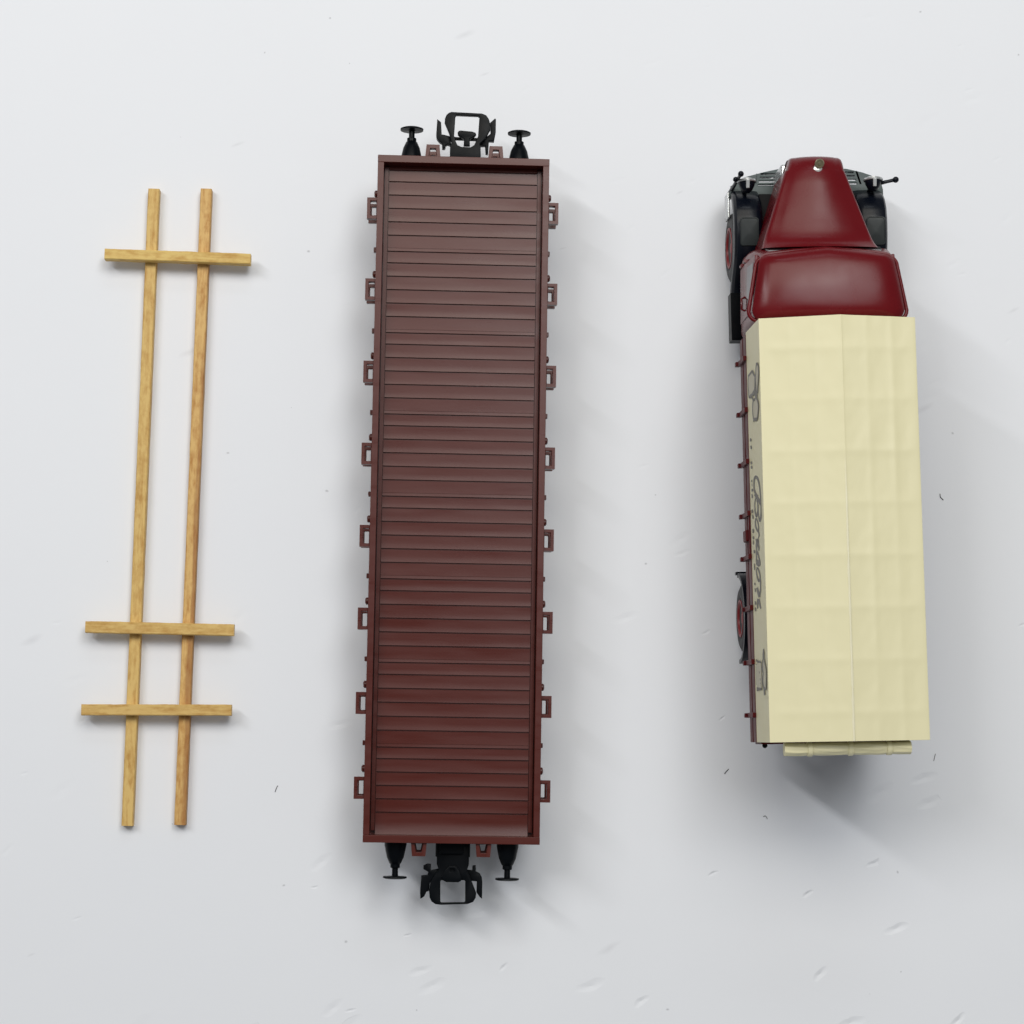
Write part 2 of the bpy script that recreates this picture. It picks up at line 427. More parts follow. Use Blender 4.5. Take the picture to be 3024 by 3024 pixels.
# --- underframe and rim
rim = MB()
RT = 1.06
for s in (-1, 1): rim.box(s * HW, s * (HW - RT), -HL + 1.25, HL - 1.25, 10.8, ZR)
rimo = rim.build("side_rail", B, wagon, 0.06)
for s in (-1, 1):
    e = MB()
    e.box(-HW - .02, HW + .02, s * (HL - 1.25), s * HL, 10.8, ZR)
    e.build("end_beam", B, wagon, 0.07)
uf = MB()
uf.box(-13.98, 13.98, -HL + 1.15, HL - 1.15, 11.2, 12.45)
for s in (-1, 1): uf.box(s * 6, s * 7.2, -HL + 1.3, HL - 1.3, 8.2, 11.2)
for yy in (-36, 36):
    for s in (-1, 1): uf.box(s * 11.6, s * 12.6, yy - 4, yy + 4, 4.2, 11.2)
uf.build("underframe", B, wagon, 0.1)
for yy in (-36, 36):
    ws = MB()
    ws.lathe((0, yy, 5.6), 'x', [(-11.5, .9), (11.5, .9)], 16)
    for s in (-1, 1):
        ws.lathe((0, yy, 5.6), 'x', [(s * 7.0, .9), (s * 7.0, 5.0), (s * 7.1, 5.6), (s * 7.8, 5.6), (s * 7.9, 5.0), (s * 10.0, 4.9), (s * 10.0, 4.0), (s * 9.4, 3.8), (s * 9.4, .9)], 40)
    ws.build("wheelset", M['steel'], wagon)

# --- deck planks: one board profile across, grooves between the boards
gl = [508.8, 748, 988, 1228, 1470.4, 1714, 1960.6, 2210.6, 2450.6]
gy = [WF.L(1365, p, ZD).y for p in gl]
frac = [34 / 239.6, 73.5 / 239.6, 113.0 / 239.6, 152.5 / 239.6, 192 / 239.6]
lines = []
for i in range(8):
    lines.append(gy[i])
    for f in frac: lines.append(gy[i] + (gy[i + 1] - gy[i]) * f)
DX = 12.78
deck = MB(); rnd = random.Random(3)
prof = []                                # (y, z) from far end to near end
y_far = HL - 1.27
prof.append((y_far, ZD)); 
for i, yl in enumerate(lines):
    tilt = rnd.uniform(-.012, .016)
    prof += ([(yl + .60, ZD + .002)] if i % 6 else []) + [(yl + .14, ZD + .034), (yl + .08, ZD - .34), (yl - .08, ZD - .34), (yl - .13, ZD + .008 + tilt), (yl - .40, ZD + .006 + tilt)]
    nxt = lines[i + 1] if i + 1 < len(lines) else -HL + 1.9
    if i % 6 == 5 and i < 47:            # narrow rib before the next bay
        yr = nxt + .62
        prof += [(yr + .60, ZD + .003), (yr + .05, ZD + .012), (yr + .035, ZD - .05), (yr - .005, ZD - .05), (yr - .02, ZD + .010), (yr - .22, ZD + .018)]
    else:
        prof += [((yl + nxt) / 2, ZD - .004 - tilt * .3)]
prof += [(-HL + 2.6, ZD), (-HL + 1.27, ZD + .25)]
nx_ = 14
rows = []
for (y, z) in prof:
    rows.append([(-DX + 2 * DX * k / nx_, y + mnoise.noise(Vector((k * .9, y * .5, 1))) * .012, z + (mnoise.noise(Vector((k * .5, y * 1.1, 4))) * .012 if z > ZD - .2 else 0)) for k in range(nx_ + 1)])
n = nx_ + 1
vs = [p for r in rows for p in r]
fs = [(i * n + j, i * n + j + 1, (i + 1) * n + j + 1, (i + 1) * n + j) for i in range(len(rows) - 1) for j in range(n - 1)]
deck.add(vs, fs)
deck.box(-DX - .08, DX + .08, -HL + 1.28, HL - 1.28, 12.5, ZD - .32)
for s in (-1, 1):                        # smooth border strips along both sides
    deck.box(s * (DX + .10), s * 13.50, -HL + 1.9, HL - 1.4, 12.5, ZD + .06)
deck.build("plank_deck", B, wagon, 0.0, 2, 30)

# --- stake pockets (two rings, one above the other)
def pocket_mesh(lx, ly, t, taper=0.0):
    mbk = []
    for (z0, z1, sh) in ((14.1, 15.4, 0.0), (10.6, 11.4, 0.16)):
        hx, hy = lx - sh, ly / 2 - sh
        outer = [(-.6, -hy), (hx, -hy + taper), (hx, hy - taper), (-.6, hy)]
        inner = [(.12, -hy + t), (hx - t, -hy + t + taper), (hx - t, hy - t - taper), (.12, hy - t)]
        mbk.append((outer, inner, z0, z1))
    m = MB()
    for outer, inner, z0, z1 in mbk:
        m.loft([[(x, y, z1) for x, y in outer], [(x, y, z0) for x, y in outer], [(x, y, z0) for x, y in inner], [(x, y, z1) for x, y in inner], [(x, y, z1) for x, y in outer]], True, False)
    return m
pk = pocket_mesh(1.70, 3.68, .58)
pocket0 = pk.build("stake_pocket", B, wagon, 0.10)
py_left = [614, 853.5, 1097, 1339.5, 1582.5, 1827, 2076.5, 2327]
pc = [WF.L(1100, p, 15.4).y for p in py_left]
first = True
for s in (-1, 1):
    for i, y in enumerate(pc):
        yy = y if s < 0 else y - .15
        o = pocket0 if first else copy_part(pocket0, wagon)
        o.location = Vector((s * HW, yy, 0)) * MM
        o.rotation_euler = (0, 0, 0 if s > 0 else math.pi)
        first = False
pe = pocket_mesh(2.2, 2.75, .66, 0.26)
pe0 = pe.build("end_stake_pocket", B, wagon, 0.10)
for k, (px, py, s) in enumerate([(1278, 478, 1), (1464, 482, 1), (1237, 2490, -1), (1428, 2494, -1)]):
    p = WF.L(px, py, 15.4)
    o = pe0 if k == 0 else copy_part(pe0, wagon)
    o.location = Vector((p.x, s * (HL - .02), 0)) * MM
    o.rotation_euler = (0, 0, s * math.pi / 2)
# --- tie rings and bolts on the rails
bolt = MB(); bolt.box(-.2, .48, -.42, .42, 11.6, 12.7)
bolt0 = bolt.build("rail_bolt", B, wagon, 0.12)
ring = MB()
ring.lathe((.35, 0, 12.4), 'x', [(-.5, .62), (.05, .62), (.22, .42), (.22, .15), (-.1, .12)], 18)
ring0 = ring.build("tie_ring", B, wagon, 0.0)
ring0.data.materials[0] = M['black'] if False else B
f1 = f2 = True
pitch = [pc[0] - pc[1]] + [pc[i] - pc[i + 1] for i in range(7)]
for s in (-1, 1):
    for i, y in enumerate(pc):
        for nm in ("bolt", "ring"):
            if i == 0 and nm == "bolt": continue
            src = bolt0 if nm == "bolt" else ring0
            fresh = f1 if nm == "bolt" else f2
            o = src if fresh else copy_part(src, wagon)
            if nm == "bolt": f1 = False
            else: f2 = False
            o.location = Vector((s * HW, y + (pitch[i] * (.53 if nm == "bolt" else .225)), 0)) * MM
            o.rotation_euler = (0, 0, 0 if s > 0 else math.pi)

# --- buffers
def buffer(px, py, s):
    """head centre pixel, s = +1 far end / -1 near end"""
    zc_ = 11.6
    p = WF.L(px, py, zc_)
    yb = s * HL                           # face of the end beam
    L_ = abs(p.y - yb)
    m = MB()
    m.lathe((p.x, yb, zc_), 'y', [(s * -.6, 1.85), (s * L_ * .10, 1.85), (s * L_ * .42, 1.45), (s * L_ * .60, .98), (s * L_ * .62, .82), (s * L_ * .72, .80), (s * L_ * .74, .55)], 28)
    b = m.build("buffer", M['black'], wagon, 0.05)
    h = MB()
    h.lathe((p.x, yb, zc_), 'y', [(s * L_ * .70, .50), (s * (L_ - .35), .52), (s * (L_ - .28), 1.0), (s * (L_ - .22), 1.98), (s * (L_ + .02), 2.02), (s * (L_ + .16), 1.7), (s * (L_ + .22), .05)], 40)
    h.build("buffer_head", M['black'], b)
buffer(1216.5, 382, 1); buffer(1533.5, 393.5, 1); buffer(1166, 2592, -1); buffer(1497.5, 2597.5, -1)

# --- couplers, outlines measured at their own height
def wl(pts, z, ox, oy, k):
    return [WF.L(ox + x * k, oy + y * k, z).to_2d() for x, y in pts]
K = .1294; OX, OY = 1250, 300
cp = thing_part = bpy.data.objects.new("coupler", None)
def coupler_far():
    z = 10.6
    outer = wl([(640, 232), (1340, 268), (1440, 310), (1500, 400), (1525, 500), (1530, 640), (1420, 840), (1290, 960), (1310, 1040), (1312, 1290), (605, 1290), (612, 1010), (645, 930), (600, 745), (488, 470), (495, 380), (530, 300), (580, 255)], z, OX, OY, K)
    hole = wl([(760, 305), (1250, 325), (1282, 350), (1250, 790), (1205, 900), (1160, 990), (1080, 1040), (870, 1030), (780, 990), (740, 900), (705, 770), (735, 330)], z, OX, OY, K)
    body = plate([outer, hole], z - 1.0, z, "coupler", M['black'], wagon, .12)
    hk = wl([(860, 655), (1120, 680), (1190, 705), (1210, 745), (1170, 790), (1060, 850), (1065, 1000), (920, 1000), (930, 850), (850, 800), (790, 740), (785, 695), (815, 662)], z - .6, OX, OY, K)
    plate([hk], z - 1.7, z - .6, "hook", M['black'], body, .15)
    h1 = wl([(318, 395), (408, 468), (420, 745), (470, 752), (620, 790), (640, 1000), (560, 970), (515, 985), (510, 1040), (490, 1068), (430, 1062), (430, 950), (360, 905), (305, 830), (295, 740)], z - 1.2, OX, OY, K)
    plate([h1], z - 2.6, z - 1.2, "horn", M['black'], body, .12)
    h2 = wl([(1640, 378), (1660, 400), (1655, 700), (1615, 900), (1500, 890), (1480, 1185), (1425, 1180), (1410, 1000), (1280, 1000), (1300, 900), (1460, 790), (1540, 720), (1525, 480)], z - 1.2, OX, OY, K)
    plate([h2], z - 2.6, z - 1.2, "horn", M['black'], body, .12)
    bar = wl([(640, 800), (1300, 830), (1300, 890), (640, 860)], z - 1.9, OX, OY, K)
    plate([bar], z - 2.7, z - 1.9, "tie_bar", M['black'], body, .1)
    m = MB(); a = WF.L(OX + 615 * K, OY + 1290 * K, z); b_ = WF.L(OX + 1300 * K, OY + 1290 * K, z)
    m.box(a.x + .1, b_.x - .1, HL - 8, a.y + 1.3, z - 3.2, z - 1.05)
    m.build("shank", M['black'], body, .15)
coupler_far()
K2 = .3364; OX2, OY2 = 1030, 2350
def coupler_near():
    z = 10.6
    outer = wl([(705, 840), (710, 895), (728, 930), (760, 952), (810, 958), (1045, 951), (1092, 932), (1115, 895), (1119, 852), (1080, 752), (1038, 655), (1055, 600), (1060, 360), (770, 360), (772, 600), (790, 650), (755, 700), (715, 770)], z, OX2, OY2, K2)
    hole = wl([(812, 742), (1015, 742), (1022, 752), (1022, 928), (1012, 936), (812, 938), (804, 928), (804, 752)], z, OX2, OY2, K2)
    body = plate([outer, hole], z - 1.0, z, "coupler", M['black'], wagon, .12)
    hk = wl([(850, 650), (880, 615), (935, 615), (970, 650), (990, 715), (985, 748), (960, 760), (855, 758), (825, 742), (815, 715)], z + .35, OX2, OY2, K2)
    hh = wl([(890, 640), (925, 640), (930, 668), (888, 668)], z + .35, OX2, OY2, K2)
    plate([hk, hh], z + .02, z + .5, "hook", M['black'], body, .12)
    h1 = wl([(655, 612), (690, 597), (722, 600), (722, 655), (790, 640), (790, 740), (712, 765), (706, 835), (682, 842), (662, 885), (628, 905), (625, 850), (636, 702), (690, 695), (698, 668), (655, 645)], z - 1.2, OX2, OY2, K2)
    hh1 = wl([(690, 742), (704, 745), (702, 765), (684, 770)], z - 1.2, OX2, OY2, K2)
    plate([h1], z - 2.6, z - 1.2, "horn", M['black'], body, .12)
    h2 = wl([(1085, 622), (1092, 612), (1115, 612), (1116, 665), (1150, 682), (1168, 715), (1173, 760), (1170, 905), (1150, 890), (1122, 850), (1125, 752), (1075, 748), (1030, 740), (1030, 650), (1085, 655)], z - 1.2, OX2, OY2, K2)
    plate([h2], z - 2.6, z - 1.2, "horn", M['black'], body, .12)
    m = MB(); a = WF.L(OX2 + 772 * K2, OY2 + 540 * K2, z); b_ = WF.L(OX2 + 1055 * K2, OY2 + 540 * K2, z)
    m.box(a.x - .2, b_.x + .2, a.y, -HL + 8, z - 3.2, z - 1.05)
    m.box(a.x + .5, b_.x - .9, a.y + .6, -HL + 4, z + .02, z + .9)
    m.build("shank", M['black'], body, .15)
coupler_near()

# ================================================================== TRUCK
ZE, ZB, ZK = 36.0, 23.5, 37.6            # eaves, tarp bottom, ridge
tc_ = [U(2240, 940, ZE), U(2702, 937, ZE), U(2273.5, 2189, ZE), U(2747, 2189, ZE)]
TF = Frame((tc_[2] + tc_[3]) / 2, (tc_[0] + tc_[1]) - (tc_[2] + tc_[3]))
TL = 68.4
T = thing("tarpaulin_truck", "dark red model truck with a cream tarpaulin cover and black mudguards", "model truck", TF.o, TF.rz)
E0 = TF.L(2240, 940, ZE).x, TF.L(2273.5, 2189, ZE).x
E1 = TF.L(2702, 937, ZE).x, TF.L(2747, 2189, ZE).x

# --- chassis
ch = MB()
for s in (-1, 1): ch.box(s * 3.4, s * 4.6, 1, 96, 8.2, 12.2)
for y in (2, 21.3, 45, 66, 86.6): ch.box(-3.6, 3.6, y - .8, y + .8, 8.6, 11.6)
ch.lathe((0, 21.3, 6.1), 'x', [(-10, .8), (10, .8)], 14); ch.lathe((0, 86.6, 6.2), 'x', [(-10, .8), (10, .8)], 14)
ch.box(-3.6, 3.6, 88, 95.5, 6.0, 13)
ch.build("chassis", M['black'], T, 0.1)

# --- wheels
def wheel(x, y, z, r, w, rr, s):
    m = MB()
    xo, xi = x, x - s * w
    m.lathe((0, y, z), 'x', [(xi, rr), (xi, r - .7), (xi + s * .5, r - .1), (x - s * 1.1, r), (x - s * .45, r - .25), (x - s * .12, r - .9), (x, r - 1.7), (x - s * .05, rr + .35), (x - s * .35, rr)], 56)
    t = m.build("wheel", M['tyre'], T, 0.0, 2, 50)
    d = MB()
    d.lathe((0, y, z), 'x', [(xi + s * .3, .4), (xi + s * .3, rr - .02), (x - s * .25, rr - .02), (x + s * .03, rr - .05), (x + s * .03, rr - .42), (x - s * .30, rr - .62), (x - s * 1.15, rr - .9), (x - s * 1.2, 1.45), (x - s * .5, 1.25), (x - s * .35, .9), (x - s * .33, .05)], 48)
    d.build("rim", M['rim'], t, 0.0, 2, 40)
for s in (-1, 1):
    wheel(-13.0 if s < 0 else 13.2, 86.65, 6.2, 6.25, 3.6, 3.62, s)
    wheel(-12.75 if s < 0 else 12.75, 21.3, 6.1, 6.05, 4.4, 3.3, s)

# --- rear mudguards: strip bent over the wheel, turned up at the far end
for s in (-1, 1):
    rings = []
    R0, cz = 7.85, 6.1
    a = [(-1.5 + 183 * k / 40) for k in range(41)]
    for d in a:
        ca, sa = math.cos(math.radians(d)), math.sin(math.radians(d))
        xo, xi = s * 13.05, s * 8.2
        rings.append([(xo, 21.3 + R0 * ca, cz + R0 * sa), (xi, 21.3 + R0 * ca, cz + R0 * sa), (xi, 21.3 + (R0 - .42) * ca, cz + (R0 - .42) * sa), (xo - s * .5, 21.3 + (R0 - .42) * ca, cz + (R0 - .42) * sa), (xo - s * .45, 21.3 + (R0 - .75) * ca, cz + (R0 - .75) * sa), (xo, 21.3 + (R0 - .75) * ca, cz + (R0 - .75) * sa)])
    m = MB().loft(rings)
    m.box(s * 13.2, s * 11.0, 28.9, 29.45, 4.6, 6.0)
    m.build("rear_mudguard", M['fender'], T, 0.06)

# --- load bed with side boards and posts
bed = MB()
bed.box(-12.5, 12.5, 0.2, 67.9, 15.2, 16.8)
for y in (4, 14, 28, 38, 50, 62): bed.box(-12.2, 12.2, y - .6, y + .6, 12.6, 15.2)
bed.build("load_bed", M['redmatt'], T, 0.1)
for s in (-1, 1):
    m = MB()
    m.box(s * 12.3, s * 13.12, 0, 68.0, 20.6, 23.5)
    m.box(s * 12.3, s * 12.86, 0, 68.0, 20.0, 20.7)
    m.box(s * 12.3, s * 13.16, 0, 68.0, 17.9, 20.1)
    m.box(s * 12.3, s * 12.9, 0, 68.0, 15.6, 18.0)
    sb = m.build("side_board", M['redmatt'], T, 0.08)
    post = MB()
    post.box(s * 12.9, s * 13.62, -.42, .42, 17.2, 23.7)
    post.box(s * 13.2, s * 14.0, -.38, .38, 16.4, 17.6)
    p0 = None
    for py in (1074, 1224, 1374, 1525, 1651, 1800, 1958, 2113):
        y = TF.L(2190, py, 18).y
        if p0 is None:
            p0 = post.build("stake_post", M['redmatt'], sb, 0.1); o = p0
        else: o = copy_part(p0, sb)
        o.location = Vector((0, y, 0)) * MM
    y = TF.L(2200, 1586, 19).y
    m = MB(); m.box(s * 13.0, s * 13.75, y - .95, y + .95, 19.0, 22.0); m.box(s * 12.95, s * 13.3, y - 3.4, y + 3.4, 22.2, 23.0)
    m.build("latch", M['redmatt'], sb, 0.25)
m = MB(); m.box(-12.3, 12.3, -.35, .35, 16.9, 23.5); m.build("tailboard", M['redmatt'], T, 0.1)
m = MB(); m.box(-12.3, 12.3, 67.3, 68.0, 16.9, 23.5); m.build("headboard", M['redmatt'], T, 0.1)
m = MB()
for x in (-11.6, -2.5, 2.5, 11.6): m.ball((x, -.55, 22.7), .45, 8)
m.build("tailboard_hinge", M['black'], T)

# --- tarpaulin
NYT, NXR = 170, 80
HOOPS = [4.6, 13.0, 21.4, 29.8, 38.2, 46.6, 55.0, 63.4]
BATTENS = [-8.0, -3.9, 4.5, 8.6]
rows = []
US = sorted(set([round(-1 + 2 * k / NXR, 5) for k in range(1, NXR)] + [round((.35 + d * .045) / 12.7, 5) for d in range(-9, 10)]))
def roof_z(u, y):
    """u in -1..1 across, y along"""
    x = u * 12.7
    d = abs(x - .35) / 12.7
    z = ZE + (ZK - ZE) * (1 - min(1, d)) ** 1.0
    z += .10 * math.exp(-((x - .35) / .17) ** 2) * (0.35 + 0.65 * min(1, max(0, (46 - y) / 14)))
    env = min(1, (1 - abs(u)) * 6)
    # hoops and battens show through the cloth as a faint grid
    sag = 1.0
    for yb in HOOPS:
        g = math.exp(-((y - yb) / .75) ** 2); z += .036 * env * g
    for xb in BATTENS:
        g = math.exp(-((x - xb) / .60) ** 2); z += (.060 if xb > 0 else .030) * g * (0.6 + 0.4 * math.sin(y * .11 + xb))
    py_ = abs(math.sin(math.pi * (y - HOOPS[0]) / 8.4)); px_ = abs(math.sin(math.pi * (x - .35) / 4.15))
    z -= (.075 if x > .35 else .045) * env * py_ ** .7 * px_ ** .7 * (1 + .5 * mnoise.noise(Vector((x * .24, y * .12, 5))))
    z += env * .05 * mnoise.noise(Vector((x * .33, y * .16, 2.0))) + env * .02 * mnoise.noise(Vector((x * .8, y * .5, 9.0)))
    return z
for j in range(NYT + 1):
    f = j / NYT; y = f * TL
    x0 = E0[1] + (E0[0] - E0[1]) * f; x1 = E1[1] + (E1[0] - E1[1]) * f
    sag = .05 * math.sin(f * math.pi)
    row = []
    for k in range(9):                   # left side, bottom to top
        g = k / 8
        row.append((-13.04 * (1 - g) + x0 * g + (0 if k in (0, 8) else 0), y, ZB + (ZE - ZB) * g))
    for u in US:
        yy = y
        if j == NYT: yy += .28 * (1 - abs(u)) 
        row.append((x0 + (x1 - x0) * (u + 1) / 2, yy, roof_z(u, y)))
    for k in range(9):
        g = 1 - k / 8
        row.append((13.04 * (1 - g) + x1 * g, y, ZB + (ZE - ZB) * g))
    rows.append(row)
tp = MB(); tp.loft(rows, True, True)
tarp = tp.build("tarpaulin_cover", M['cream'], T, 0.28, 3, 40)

# --- rolled tarpaulin at the tail
roll = MB()
rc = TF.L(2502, 2210.5, 33.6)
xa, xb = TF.L(2315, 2210, 33.6).x, TF.L(2689, 2210, 33.6).x
sx = [TF.L(p, 2210, 33.6).x for p in (2391, 2511, 2625)]
rings = []
nr = 90
for i in range(nr + 1):
    x = xa + (xb - xa) * i / nr
    pinch = sum(math.exp(-((x - q) / .9) ** 2) for q in sx)
    ring_ = []
    for k in range(40):
        a = 2 * math.pi * k / 40
        r = 1.04 - .10 * pinch + .09 * mnoise.noise(Vector((x * .30, math.cos(a) * 2.6, math.sin(a) * 2.6))) + .05 * math.sin(a * 8 + x * .22 + math.sin(x)) * (1 - min(1, pinch))
        ring_.append((x, rc.y + r * math.cos(a), 33.6 + r * math.sin(a)))
    rings.append(ring_)
roll.loft(rings)
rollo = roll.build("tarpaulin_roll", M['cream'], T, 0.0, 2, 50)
for q in sx:
    m = MB(); m.lathe((q, rc.y, 33.6), 'x', [(-.4, .98), (-.4, 1.12), (-.3, 1.18), (.3, 1.18), (.4, 1.12), (.4, .98)], 40)
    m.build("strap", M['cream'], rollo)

# --- print on the left side of the tarpaulin: flat marks lying on the cloth
def side_pt(px, py, off):
    a, d = TF.ray(px, py)
    # plane through (-13.04, ZB) and (x0(y), ZE); x0 varies a little along the truck
    x, = (0,)
    t0, t1 = 0.2, 0.4
    def g(t):
        p = a + d * t
        f = max(0, min(1, p.y / TL)); x0 = E0[1] + (E0[0] - E0[1]) * f
        xs = -13.04 + (x0 + 13.04) * (p.z - ZB) / (ZE - ZB) - off
        return p.x - xs
    for _ in range(30):
        v0, v1 = g(t0), g(t1)
        if abs(v1 - v0) < 1e-9: break
        t0, t1 = t1, t1 - v1 * (t1 - t0) / (v1 - v0)
    return a + d * t1
_off = [0.03]
def stroke(mb, pts, wid, ox=0, oy=0, k=1.0):
    """a brush stroke along pixel points; wid = horizontal and vertical brush size in px at each point"""
    _off[0] += .0015
    P = [Vector((ox + x * k, oy + y * k)) for x, y in pts]
    Wd = [w * 1.3 for w in (wid if isinstance(wid, (list, tuple)) else [wid] * len(P))]
    # resample
    Q, Q2 = [], []
    for i in range(len(P) - 1):
        for t in range(5):
            f = t / 5; p0 = P[max(i - 1, 0)]; p1 = P[i]; p2 = P[i + 1]; p3 = P[min(i + 2, len(P) - 1)]
            Q.append(.5 * ((2 * p1) + (p2 - p0) * f + (2 * p0 - 5 * p1 + 4 * p2 - p3) * f * f + (3 * p1 - p0 - 3 * p2 + p3) * f ** 3))
            Q2.append(Wd[i] + (Wd[i + 1] - Wd[i]) * f)
    Q.append(P[-1]); Q2.append(Wd[-1])
    vs = []
    for i, q in enumerate(Q):
        d = (Q[min(i + 1, len(Q) - 1)] - Q[max(i - 1, 0)]);
        if d.length < 1e-6: d = Vector((0, 1))
        d.normalize(); nrm = Vector((-d.y, d.x))
        nrm = Vector((nrm.x, nrm.y * 1.6)) * (Q2[i] * k / 2)
        vs.append(side_pt(q.x + nrm.x, q.y + nrm.y, _off[0])); vs.append(side_pt(q.x - nrm.x, q.y - nrm.y, _off[0]))
    mb.add(vs, [(2 * i, 2 * i + 1, 2 * i + 3, 2 * i + 2) for i in range(len(Q) - 1)])
def patch(mb, pts, ox, oy, k):
    _off[0] += .0015
    mb.add([side_pt(ox + x * k, oy + y * k, _off[0]) for x, y in pts], [tuple(range(len(pts)))])

KA = .13458; A0 = (2170, 1380, KA); B0 = (2170, 1600, KA)
let = MB()
# B with its long flourish
stroke(let, [(505, 640), (470, 600), (440, 540), (422, 450), (420, 350), (428, 260), (455, 215), (495, 240), (522, 320), (545, 450), (560, 620), (568, 800), (572, 980), (568, 1110), (548, 1195)], [30, 30, 28, 22, 24, 30, 36, 34, 26, 22, 20, 18, 18, 30, 26], *A0)
stroke(let, [(440, 590), (490, 670), (545, 760), (562, 830)], [34, 44, 44, 20], *A0)
stroke(let, [(462, 660), (440, 760), (436, 880), (450, 1000), (472, 1075), (495, 1010), (505, 900), (500, 800), (480, 720)], [20, 16, 16, 24, 30, 24, 18, 18, 20], *A0)
stroke(let, [(512, 820), (512, 930), (520, 1050), (545, 1190)], [14, 14, 18, 26], *A0)
# o
stroke(let, [(465, 1115), (448, 1180), (455, 1280), (480, 1360), (505, 1400), (520, 1370), (518, 1290), (500, 1200), (470, 1120)], [20, 16, 22, 28, 24, 20, 18, 20, 22], *A0)
stroke(let, [(505, 1390), (525, 1440), (530, 1500), (505, 1570)], [24, 22, 18, 14], *A0)
# r
stroke(let, [(462, 1570), (478, 1630), (468, 1720), (480, 1830), (498, 1920)], [16, 30, 20, 18, 20], *A0)
stroke(let, [(480, 1620), (510, 1600), (512, 1690), (528, 1760), (524, 1830)], [34, 30, 24, 24, 18], *A0)
# s
stroke(let, [(498, 30), (482, 120), (470, 230), (474, 340), (472, 430), (500, 505), (540, 505), (545, 430), (520, 320), (496, 210)], [22, 20, 16, 18, 20, 30, 30, 22, 22, 16], *B0)
stroke(let, [(476, 440), (510, 460), (540, 470)], [60, 60, 50], *B0)
# a
stroke(let, [(490, 555), (474, 640), (488, 760), (520, 850), (545, 840), (550, 750), (530, 650), (500, 565)], [18, 16, 22, 30, 26, 20, 22, 20], *B0)
stroke(let, [(545, 760), (562, 870), (560, 990)], [18, 20, 14], *B0)
# r
stroke(let, [(486, 1005), (505, 1080), (525, 1160), (540, 1215)], [26, 34, 38, 34], *B0)
stroke(let, [(535, 1180), (560, 1080), (562, 980)], [26, 22, 14], *B0)
# i
stroke(let, [(510, 1250), (500, 1340), (498, 1400), (502, 1465)], [30, 28, 22, 18], *B0)
stroke(let, [(520, 1260), (540, 1340), (560, 1440), (568, 1470)], [34, 28, 22, 14], *B0)
# row of small spaced capitals under the name, too small to read in the photograph
for (x, y, hgt, o) in [(2216, 1299, 9, 0), (2217.5, 1321, 10, 0), (2218, 1367, 8, 0), (2218.6, 1380, 8, 0)]:
    stroke(let, [(x - .6, y - hgt / 2), (x + .8, y), (x + .2, y + hgt / 2)], [2.6, 3.4, 2.6])
for (x, y, hgt, w_, z_) in [(368, 300, 55, 16, A0), (374, 390, 60, 9, A0), (380, 500, 60, 28, A0), (377, 630, 90, 20, A0), (380, 965, 75, 30, A0), (392, 1085, 90, 20, A0), (397, 1395, 90, 24, A0), (402, 1545, 60, 26, A0), (403, 1650, 90, 16, A0), (424, 1850, 70, 26, A0),
                            (428, 560, 120, 14, B0), (424, 500, 50, 12, B0), (435, 925, 55, 18, B0), (445, 1060, 80, 16, B0), (447, 1345, 80, 22, B0), (448, 1480, 80, 20, B0)]:
    stroke(let, [(x - 4, y - hgt / 2), (x + 3, y), (x + 2, y + hgt / 2)], [w_ * .7, w_, w_ * .8], *z_)
leto = let.build("lettering", M['print'], tarp)
# outlined drawing near the cab
C0 = (2150, 1050, .12942)
e1 = MB(); f1_ = MB()
patch(f1_, [(462, 465), (552, 400), (598, 480), (606, 700), (570, 860), (500, 915), (474, 900), (458, 650)], *C0)
patch(f1_, [(652, 200), (685, 260), (692, 420), (680, 600), (660, 820), (640, 780), (630, 600), (628, 420)], *C0)
patch(f1_, [(640, 985), (682, 1090), (688, 1200), (668, 1420), (580, 1420), (566, 1280), (572, 1080)], *C0)
fo = f1_.build("emblem_fill", M['printpale'], tarp)
stroke(e1, [(462, 470), (508, 410), (552, 355), (575, 405), (600, 455), (620, 480)], [26, 26, 24, 22, 26, 22], *C0)
stroke(e1, [(462, 470), (456, 560), (456, 660), (464, 820), (478, 940), (500, 945), (520, 915), (560, 870), (590, 800)], [12, 12, 12, 14, 20, 34, 34, 22, 20], *C0)
stroke(e1, [(612, 480), (612, 600), (610, 720)], [18, 14, 14], *C0)
stroke(e1, [(652, 165), (635, 300), (630, 450), (632, 600), (640, 780), (652, 850)], [24, 14, 12, 12, 14, 20], *C0)
stroke(e1, [(652, 165), (685, 230), (695, 400), (686, 560), (674, 720), (668, 860)], [26, 18, 14, 14, 16, 22], *C0)
patch(e1, [(605, 690), (628, 720), (640, 830), (664, 850), (664, 960), (640, 985), (618, 960), (600, 880), (578, 930), (556, 900), (560, 860), (590, 780)], *C0)
stroke(e1, [(520, 920), (550, 970), (580, 1020), (610, 990), (635, 960)], [20, 22, 30, 26, 20], *C0)
stroke(e1, [(580, 1010), (566, 1080), (560, 1200), (566, 1340), (578, 1430), (585, 1510)], [26, 18, 14, 16, 18, 14], *C0)
stroke(e1, [(645, 965), (672, 1030), (688, 1120), (688, 1220), (676, 1340), (668, 1430)], [24, 20, 16, 14, 16, 22], *C0)
patch(e1, [(572, 1420), (670, 1415), (662, 1490), (630, 1498), (600, 1490), (586, 1515), (576, 1480)], *C0)
e1.build("emblem", M['print'], tarp)
